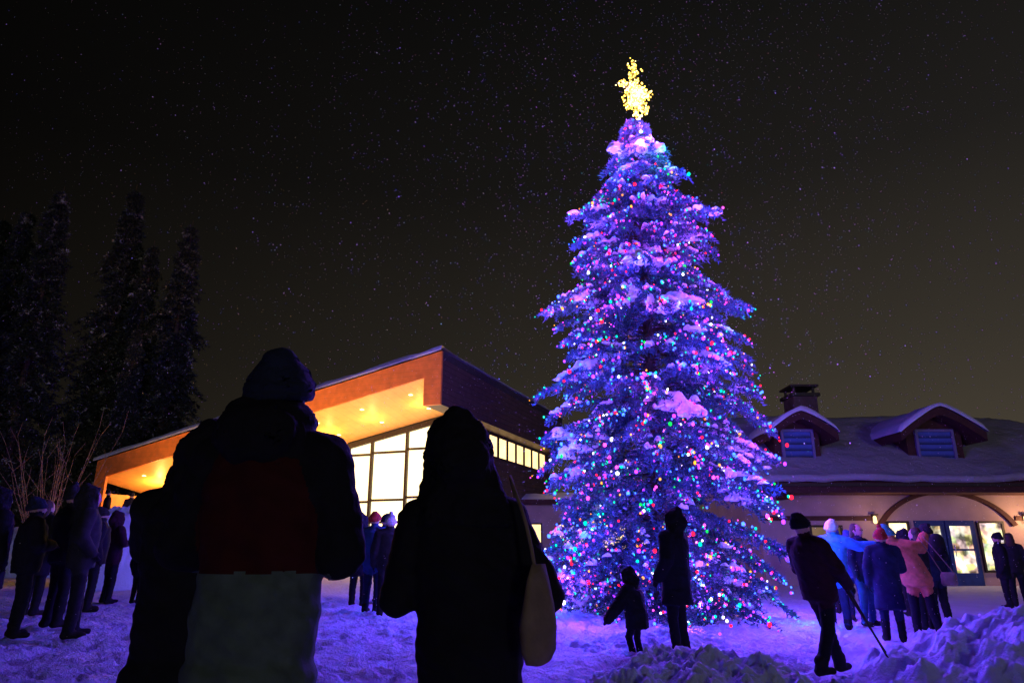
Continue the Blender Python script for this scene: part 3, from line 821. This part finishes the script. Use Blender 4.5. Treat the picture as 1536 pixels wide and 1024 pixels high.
def dormer(cx,hw,zb,zt):
    d=empty("dormer",(0,0,0));d.parent=ch
    yf=26.15
    def arcp(r,dz,n=16):
        out=[]
        for i in range(n+1):
            t=-1+2*i/n; out.append((cx+t*r, zb+dz+(zt-zb)*(1-abs(t)**1.35)))
        return out
    wallw=hw*.66
    poly=[(cx-wallw,zb-1.5),(cx+wallw,zb-1.5),(cx+wallw,zb+.0)]+[(x,z) for x,z in reversed(arcp(hw,-.32)) if abs(x-cx)<wallw]+[(cx-wallw,zb+.0)]
    mk("wall",*prism_y(poly,yf+.7,yf+4.2),brown,d)
    a=arcp(hw,0);b=arcp(hw,-.32)
    rf_=mk("roof",*prism_y(b+a[::-1],yf,yf+4.4),brown,d)
    V=[];F=[];ny_=10
    for j in range(ny_+1):
        for i,(x,z) in enumerate(arcp(hw*1.03,.0)):
            e=.16 if 0<i<16 else 0.02
            if j==0: e=0.0
            V.append((x,yf-.1+(4.4*(j-1)/ny_ if j>0 else 0),z+e+.05*mnoise.noise(Vector((x,j,3)))))
    for j in range(ny_):
        for i in range(16): p=j*17+i;F.append((p,p+1,p+18,p+17))
    mk("snow",V,F,snowR,rf_,True)
    wn=empty("window",(0,0,0));wn.parent=d
    ww=hw*.40
    box("louvre",cx-ww,cx+ww,yf+.64,yf+.69,zb-1.05,zb+.12,louv,wn)
    boxes("frame",[(cx-ww-.1,cx-ww,yf+.58,yf+.695,zb-1.15,zb+.22),(cx+ww,cx+ww+.1,yf+.58,yf+.695,zb-1.15,zb+.22),(cx-ww+.001,cx+ww-.001,yf+.58,yf+.695,zb+.12,zb+.22),(cx-ww+.001,cx+ww-.001,yf+.58,yf+.695,zb-1.15,zb-1.05)],dwf,wn)
dormer(11.2,1.35,5.4,6.25)
dormer(16.6,1.65,5.4,6.4)
cb=planks("chimney_brick",(0.14,0.09,0.07),'Z',5,.3,.6,.8,.5)
chm=box("chimney",13.1,14.2,31.2,32.4,6.0,7.9,cb,croof); boxes("chimney_cap",[(12.98,14.32,31.08,32.52,7.902,8.05),(13.15,13.25,31.25,31.35,8.052,8.35),(14.05,14.15,31.25,31.35,8.052,8.35),(13.15,13.25,32.25,32.35,8.052,8.35),(14.05,14.15,32.25,32.35,8.052,8.35),(13.0,14.3,31.1,32.5,8.352,8.45)],frame,chm)

# ---------------------------------------------------------------- people
def jacket(fc,mi):
    mi=mi.copy()
    c=(mi==0)
    wob=np.array([mnoise.noise(Vector((p[0]*9,0,p[2]*5)))*.02 for p in fc])
    central=c&(np.abs(fc[:,0])+wob<.20-np.clip(fc[:,2]-1.22,0,1)*.35)&(fc[:,2]>1.06)&(fc[:,2]+wob-.25*np.abs(fc[:,0])<1.42)
    low=c&(fc[:,2]+wob*.6<=1.06)&(np.abs(fc[:,0])<.25)&(fc[:,1]<.3)
    mi[central]=5; mi[low]=6
    return mi
fgp=dict(el=(-.285,.0,1.14),er=(.255,.0,1.12),wl=(-.16,.26,1.08),wr=(.16,.26,1.08))
def collar(P):
    parts=[loft([(0,-.02,1.34,.22,.11),(0,-.02,1.42,.18,.12),(0,-.025,1.5,.14,.125),(0,-.03,1.56,.12,.12),(0,-.03,1.60,.10,.10)],20)]
    for k in range(18):
        a=2*math.pi*k/18;b=2*math.pi*(k+1)/18
        f=lambda t:(.105*math.cos(t),-.02+.10*math.sin(t),1.54-.015*math.sin(t))
        parts.append(capsule(f(a),.036,f(b),.036,8))
    parts.append(ellipsoid((-.02,-.13,1.49),(.14,.06,.10)))
    parts.append(ellipsoid((-.06,-.10,1.56),(.08,.05,.055)))
    return [("hood",join(parts),black)]
person((-.835,2.38,.03),-4,1.80,"person in dark panelled jacket and knit beanie, seen from behind",coat=black,trou=black,
       puff=.03,coat_z=.70,flare=.05,pose=fgp,headwear='beanie',hatmat=darkhat,voxel=.009,matfn=(jacket,[redc,greyg]),extra=collar,yaw=-12,skinm=black,lean=(.02,0))
person((-.14,2.55,.0),4,1.64,"person in long black hooded coat with canvas bag on shoulder",coat=black,puff=.026,coat_z=.45,flare=.10,hoodscale=1.06,
       pose=dict(sl=(-.16,0,1.37),sr=(.165,0,1.38),el=(-.265,.02,1.10),er=(.285,.0,1.10),wl=(-.15,.27,1.12),wr=(.16,.24,1.05)),headwear='hood',hatmat=black,voxel=.009,fold=.013,lean=(-.08,0))
person((-1.34,2.98,.03),20,1.64,"person in long black coat raising a gloved hand to their face",coat=black,puff=.02,coat_z=.35,flare=.2,
       pose=dict(el=(-.20,.18,1.24),wl=(-.15,.27,1.48),hdl=(-.15,.1,1)),headwear='hood',hatmat=black,voxel=.009,skinm=black,yaw=20)
bag=empty("tote_bag",(.085,2.345,.845),0,"tan canvas tote bag hanging from a shoulder strap","bag")
V,F=loft([(0,0,0,.03,.015),(0,0,.008,.08,.030),(0,0,.04,.095,.042),(0,0,.11,.09,.044),(0,0,.18,.08,.034),(0,0,.25,.065,.02),(0,0,.30,.045,.008)],28)
ca,sa=math.cos(math.radians(60)),math.sin(math.radians(60))
V=[(x+.010*mnoise.noise(Vector((x*12,y*12,z*9))),y+.020*mnoise.noise(Vector((x*10,5,z*10))),z) for x,y,z in V]
V=[(x*ca-y*sa,x*sa+y*ca,z) for x,y,z in V]
mk("bag_body",V,F,tan,bag,True)
def sps(pl):
    out=[]
    for a,b in zip(pl[:-1],pl[1:]):
        out.append(capsule(a,.0065,b,.0065,8,2))
    return out
parts=sps([(-.012,-.02,.292),(-.022,-.022,.35),(-.037,-.005,.42),(-.057,.03,.49),(-.077,.08,.545),(-.087,.13,.58),(-.092,.20,.60),(-.087,.27,.58),(-.062,.32,.50)])
mk("strap",*join(parts),tan,bag,True)

person((2.02,8.9,G(2,8.9)),50,1.68,"person in dark hooded winter coat standing in the snow",coat=black,coat_z=.60,flare=.05,puff=.05,headwear='hood',hatmat=black,
       pose=dict(er=(.25,.08,1.14),wr=(.12,.24,1.0),el=(-.27,-.02,1.14),wl=(-.24,.12,.93)),voxel=.014,yaw=15)
person((1.55,9.1,G(1.5,9.2)-.12),60,1.04,"small child in dark snowsuit reaching down toward the snow",coat=black,trou=black,coat_z=.66,puff=.11,flare=0.0,headwear='hood',hatmat=black,child=True,
       pose=dict(el=(-.38,.25,1.08),wl=(-.46,.45,.85),er=(.30,.05,1.1),wr=(.25,.2,.9),kl=(-.15,.14,.5),kr=(.16,.08,.46),al=(-.18,.02,.08),ar=(.17,0,.08)),lean=(0,.2),voxel=.014)
person((3.26,7.7,G(3.2,7.7)),-65,1.60,"person in wine-coloured jacket walking through snow with poles",coat=wine,trou=black,puff=.045,headwear='beanie',hatmat=black,
       pose=dict(kl=(-.12,.20,.50),al=(-.12,.33,.09),kr=(.12,-.06,.5),ar=(.13,-.26,.12),er=(.25,.10,1.15),wr=(.2,.26,.98),el=(-.26,.05,1.15),wl=(-.2,.25,1.02),hdr=(0,.6,-.5)),lean=(0,-.22),voxel=.014)
for (px_,py_,dx_) in ((3.46,7.62,.40),(3.50,7.80,.46)):
    pole=empty("ski_pole",(px_,py_,.92),0,"thin dark ski pole held pointing down at the snow","ski pole",group="ski poles held by walker")
    d=np.array([dx_,-.1,-.93])
    mk("shaft",*capsule((0,0,0),.013,tuple(d*.98),.010,8,2),frame,pole,True)
    mk("grip",*capsule(tuple(-d*.08),.018,tuple(d*.06),.015,8,3),black,pole,True)
    b_=d*.9; mk("basket",*loft([(b_[0],b_[1],b_[2]-.006,.05,.05),(b_[0],b_[1],b_[2]+.006,.045,.045)],14),frame,pole,True)

V_=.019
person(gz(5.50,12.3),-30,1.76,"person in light blue jacket and white beanie reaching an arm out",coat=lblue,trou=navy,puff=.045,puffer=True,headwear='beanie',hatmat=white,
       pose=dict(er=(.42,.12,1.33),wr=(.62,.25,1.36),hdr=(1,.3,0),el=(-.26,.06,1.14),wl=(-.18,.2,1.0)),voxel=V_,lean=(.05,.05))
person(gz(6.72,14.2),170,1.66,"person in blue coat and beanie facing the group",coat=mblue,trou=navy,headwear='beanie',hatmat=mblue,eyes=True,voxel=V_)
person(gz(6.35,13.05),-150,1.76,"person in dark blue jacket with brown hair",coat=navy,trou=mblue,hair=True,eyes=True,voxel=V_)
person(gz(5.60,10.8),-20,1.58,"person in long navy coat and red beanie",coat=navy,trou=black,coat_z=.5,flare=.06,puff=.04,headwear='pom',hatmat=redhat,voxel=V_,
       pose=dict(er=(.26,.1,1.14),wr=(.14,.28,1.1)))
person(gz(6.35,11.3),-25,1.68,"person in coral puffer jacket and teal beanie with arm raised",coat=pink,trou=black,puff=.06,puffer=True,headwear='beanie',hatmat=teal,
       lean=(-.45,.1),pose=dict(er=(.36,.16,1.40),wr=(.52,.28,1.58),hdr=(.6,.2,.8),kr=(.14,.02,.49),ar=(.2,-.05,.085)),voxel=.016)
person(gz(7.75,13.2),10,1.78,"person in navy jacket wearing a dark backpack",coat=navy,trou=black,puff=.035,headwear='beanie',hatmat=darkgrey,voxel=V_,
       pose=dict(el=(-.36,.1,1.28),wl=(-.5,.25,1.42)),lean=(-.08,0))
bp=empty("backpack",(7.75,12.98,.95),math.radians(10),"dark backpack worn on a navy jacket","backpack")
V,F=loft([(0,0,0,.12,.07),(0,0,.03,.15,.1),(0,0,.2,.155,.11),(0,0,.38,.14,.09),(0,0,.46,.09,.06),(0,0,.48,.04,.03)],20)
mk("bag_body",V,F,darkgrey,bp,True)
mk("pocket",*ellipsoid((0,-.08,.14),(.11,.06,.11),14,8),black,bp,True)
person(gz(7.2,12.7),30,1.7,"person in dark grey coat with brown hair",coat=darkgrey,trou=black,puff=.03,hair=True,voxel=V_,pose=dict(er=(.3,.1,1.2),wr=(.3,.3,1.3)))
person(gz(11.6,17.0),60,1.7,"person in black jacket standing near the lit doorway",coat=black,coat_z=.7,puff=.03,headwear='beanie',hatmat=black,voxel=.022)
person(gz(12.3,17.6),-20,1.72,"person in dark grey jacket standing near the lit doorway",coat=darkgrey,hair=True,voxel=.022)
person(gz(7.1,15.6),-10,1.7,"person in grey coat and blue beanie among friends",coat=darkgrey,headwear='beanie',hatmat=mblue,voxel=.022)
person(gz(8.35,15.2),20,1.72,"person in black coat with hood up among friends",coat=black,headwear='hood',hatmat=black,voxel=.022)
sb=empty("shoulder_bag",(6.75,11.15,.62),math.radians(-30),"small tan shoulder bag with long strap","bag")
V,F=loft([(0,0,0,.09,.04),(0,0,.03,.11,.05),(0,0,.15,.11,.05),(0,0,.2,.09,.03)],16); mk("bag_body",V,F,tan,sb,True)
parts=[capsule((-.08,0,.19),.008,(-.32,.05,.72),.008,6,1),capsule((.08,0,.19),.008,(-.26,.1,.74),.008,6,1)];mk("strap",*join(parts),tan,sb,True)

person(gz(-2.50,12.9),-20,1.72,"person in blue puffer jacket and red beanie beside a friend",coat=mblue,trou=navy,puff=.035,headwear='beanie',hatmat=redhat,voxel=V_,puffer=True)
person(gz(-2.15,12.5),15,1.66,"person in grey puffer jacket and white pompom beanie",coat=darkgrey,trou=black,puff=.05,puffer=True,headwear='pom',hatmat=white,voxel=V_)
person(gz(-2.98,14.0),-10,1.72,"person in black coat with hood up",coat=black,coat_z=.6,headwear='hood',hatmat=black,voxel=V_)
person(gz(-2.72,15.2),20,1.78,"person in navy coat and dark beanie",coat=navy,headwear='beanie',hatmat=black,voxel=V_)
person(gz(-2.2,15.0),-30,1.75,"person in navy coat and blue beanie",coat=navy,headwear='beanie',hatmat=mblue,voxel=V_)
person(gz(-5.35,8.9),-60,1.78,"person in dark hooded jacket standing with hands in pockets",coat=darkgrey,trou=black,puff=.035,headwear='hood',hatmat=darkgrey,voxel=.016,pose=dict(el=(-.3,-.04,1.16),er=(.3,-.04,1.16),wl=(-.2,.1,.98),wr=(.2,.1,.98),al=(-.16,.04,.085)))
person(gz(-5.95,8.8),-50,1.62,"person in dark jacket and beanie looking toward the tree",coat=black,trou=black,puff=.055,puffer=True,headwear='beanie',hatmat=darkhat,voxel=.016,pose=dict(el=(-.3,.05,1.15),wl=(-.1,.22,1.15),er=(.3,.05,1.15),wr=(.1,.22,1.15)))
person(gz(-6.2,9.9),-30,1.84,"tall person in grey jacket and pompom beanie",coat=darkgrey,trou=black,headwear='pom',hatmat=darkgrey,voxel=.018,puff=.04)
person(gz(-6.55,9.0),-40,1.74,"person in black coat and hood",coat=black,coat_z=.55,puff=.05,headwear='hood',hatmat=black,voxel=.018)
person(gz(-7.6,11.5),-20,1.78,"person in dark coat with hair uncovered",coat=black,coat_z=.6,puff=.04,hair=True,voxel=.02)
person(gz(-7.1,12.2),-60,1.68,"person in black puffer jacket and beanie",coat=black,puff=.06,puffer=True,headwear='beanie',hatmat=darkgrey,voxel=.02)
person(gz(-7.75,13.9),-40,1.68,"person in wine-coloured jacket holding hands together",coat=wine,trou=black,puff=.03,headwear='hood',hatmat=wine,voxel=V_,pose=dict(el=(-.3,.05,1.15),wl=(-.08,.22,1.15),er=(.3,.05,1.15),wr=(.08,.22,1.15)))
person(gz(-7.25,14.0),-20,1.12,"small child in dark snowsuit with beanie",coat=black,trou=black,puff=.05,headwear='beanie',hatmat=teal,child=True,voxel=V_)
person((-16.3,28.2,1.72),-50,1.66,"person in black coat standing on the snow bank",coat=black,coat_z=.6,headwear='beanie',hatmat=black,voxel=.03)
person((-15.4,28.3,1.68),30,1.6,"person in dark coat standing on the snow bank",coat=darkgrey,headwear='beanie',hatmat=black,voxel=.03,pose=dict(er=(.3,.2,1.3),wr=(.25,.4,1.45)))

# ---------------------------------------------------------------- falling snow
NF=16000
c=np.stack([rng.uniform(-16,18,NF),rng.uniform(2.5,25,NF),rng.uniform(0.1,16,NF)],1)
c2=np.stack([rng.normal(3,3.6,9000),rng.normal(10.5,2.5,9000),rng.uniform(.1,14,9000)],1)
c2=c2[(c2[:,1]>4)]
c=np.concatenate([c,c2]);NF=len(c)
r=rng.uniform(.002,.0055,NF)*np.clip(c[:,1]/8,.4,1.8)*rng.choice([.7,1,1.8],NF,p=[.62,.35,.03])
oc=np.array([(1,0,0),(0,1,0),(-1,0,0),(0,-1,0),(0,0,1),(0,0,-1)],float)
of=np.array([(0,1,4),(1,2,4),(2,3,4),(3,0,4),(1,0,5),(2,1,5),(3,2,5),(0,3,5)])
V=(c[:,None]+oc[None]*r[:,None,None])[:,of].reshape(-1,3)
fl=soup("falling_snow",V,pm("snowflake",(.92,.84,.6),.9,.02,1,0)); fl["kind"]="stuff"; fl["label"]="small white snowflakes drifting in the night air"; fl["category"]="snow"

# ---------------------------------------------------------------- sky / world
w=bpy.data.worlds.new("World");scene.world=w;w.use_nodes=True
nt=w.node_tree;N=nt.nodes;L=nt.links;bg=N["Background"]
tc=N.new("ShaderNodeTexCoord");sp_=N.new("ShaderNodeSeparateXYZ");L.new(tc.outputs["Generated"],sp_.inputs[0])
rz_=N.new("ShaderNodeValToRGB");cr=rz_.color_ramp
cr.elements[0].position=0.0;cr.elements[0].color=(.062,.050,.034,1)
cr.elements[1].position=.75;cr.elements[1].color=(.0040,.0040,.0040,1)
e=cr.elements.new(.25);e.color=(.031,.026,.0195,1)
e=cr.elements.new(.48);e.color=(.0115,.0103,.0092,1)
L.new(sp_.outputs["Z"],rz_.inputs["Fac"])
mr=N.new("ShaderNodeMapRange");mr.inputs[1].default_value=-.60;mr.inputs[2].default_value=.55;mr.inputs[3].default_value=.16;mr.inputs[4].default_value=1.2
L.new(sp_.outputs["X"],mr.inputs[0])
vm=N.new("ShaderNodeVectorMath");vm.operation='SCALE';L.new(rz_.outputs["Color"],vm.inputs[0]);L.new(mr.outputs[0],vm.inputs["Scale"])
L.new(vm.outputs[0],bg.inputs["Color"]);bg.inputs["Strength"].default_value=1.0

sd=bpy.data.lights.new("fill_sun",'SUN');sd.energy=.15;sd.angle=math.radians(4);sd.color=(1,.97,.93)  # added weak fill from behind the camera, stands for no moon
so_=bpy.data.objects.new("fill_sun",sd);COL.objects.link(so_)
so_.rotation_euler=Vector((-.25,1,-.04)).to_track_quat('-Z','Y').to_euler()

# ---------------------------------------------------------------- camera
cd=bpy.data.cameras.new("camera");cd.sensor_width=36;cd.lens=24;cd.clip_end=3000;cd.clip_start=.05
co_=bpy.data.objects.new("camera",cd);COL.objects.link(co_)
co_.location=(0,0,1.2);co_.rotation_euler=(math.radians(90+16.7),0,0)
scene.camera=co_
scene.view_settings.view_transform='Standard'
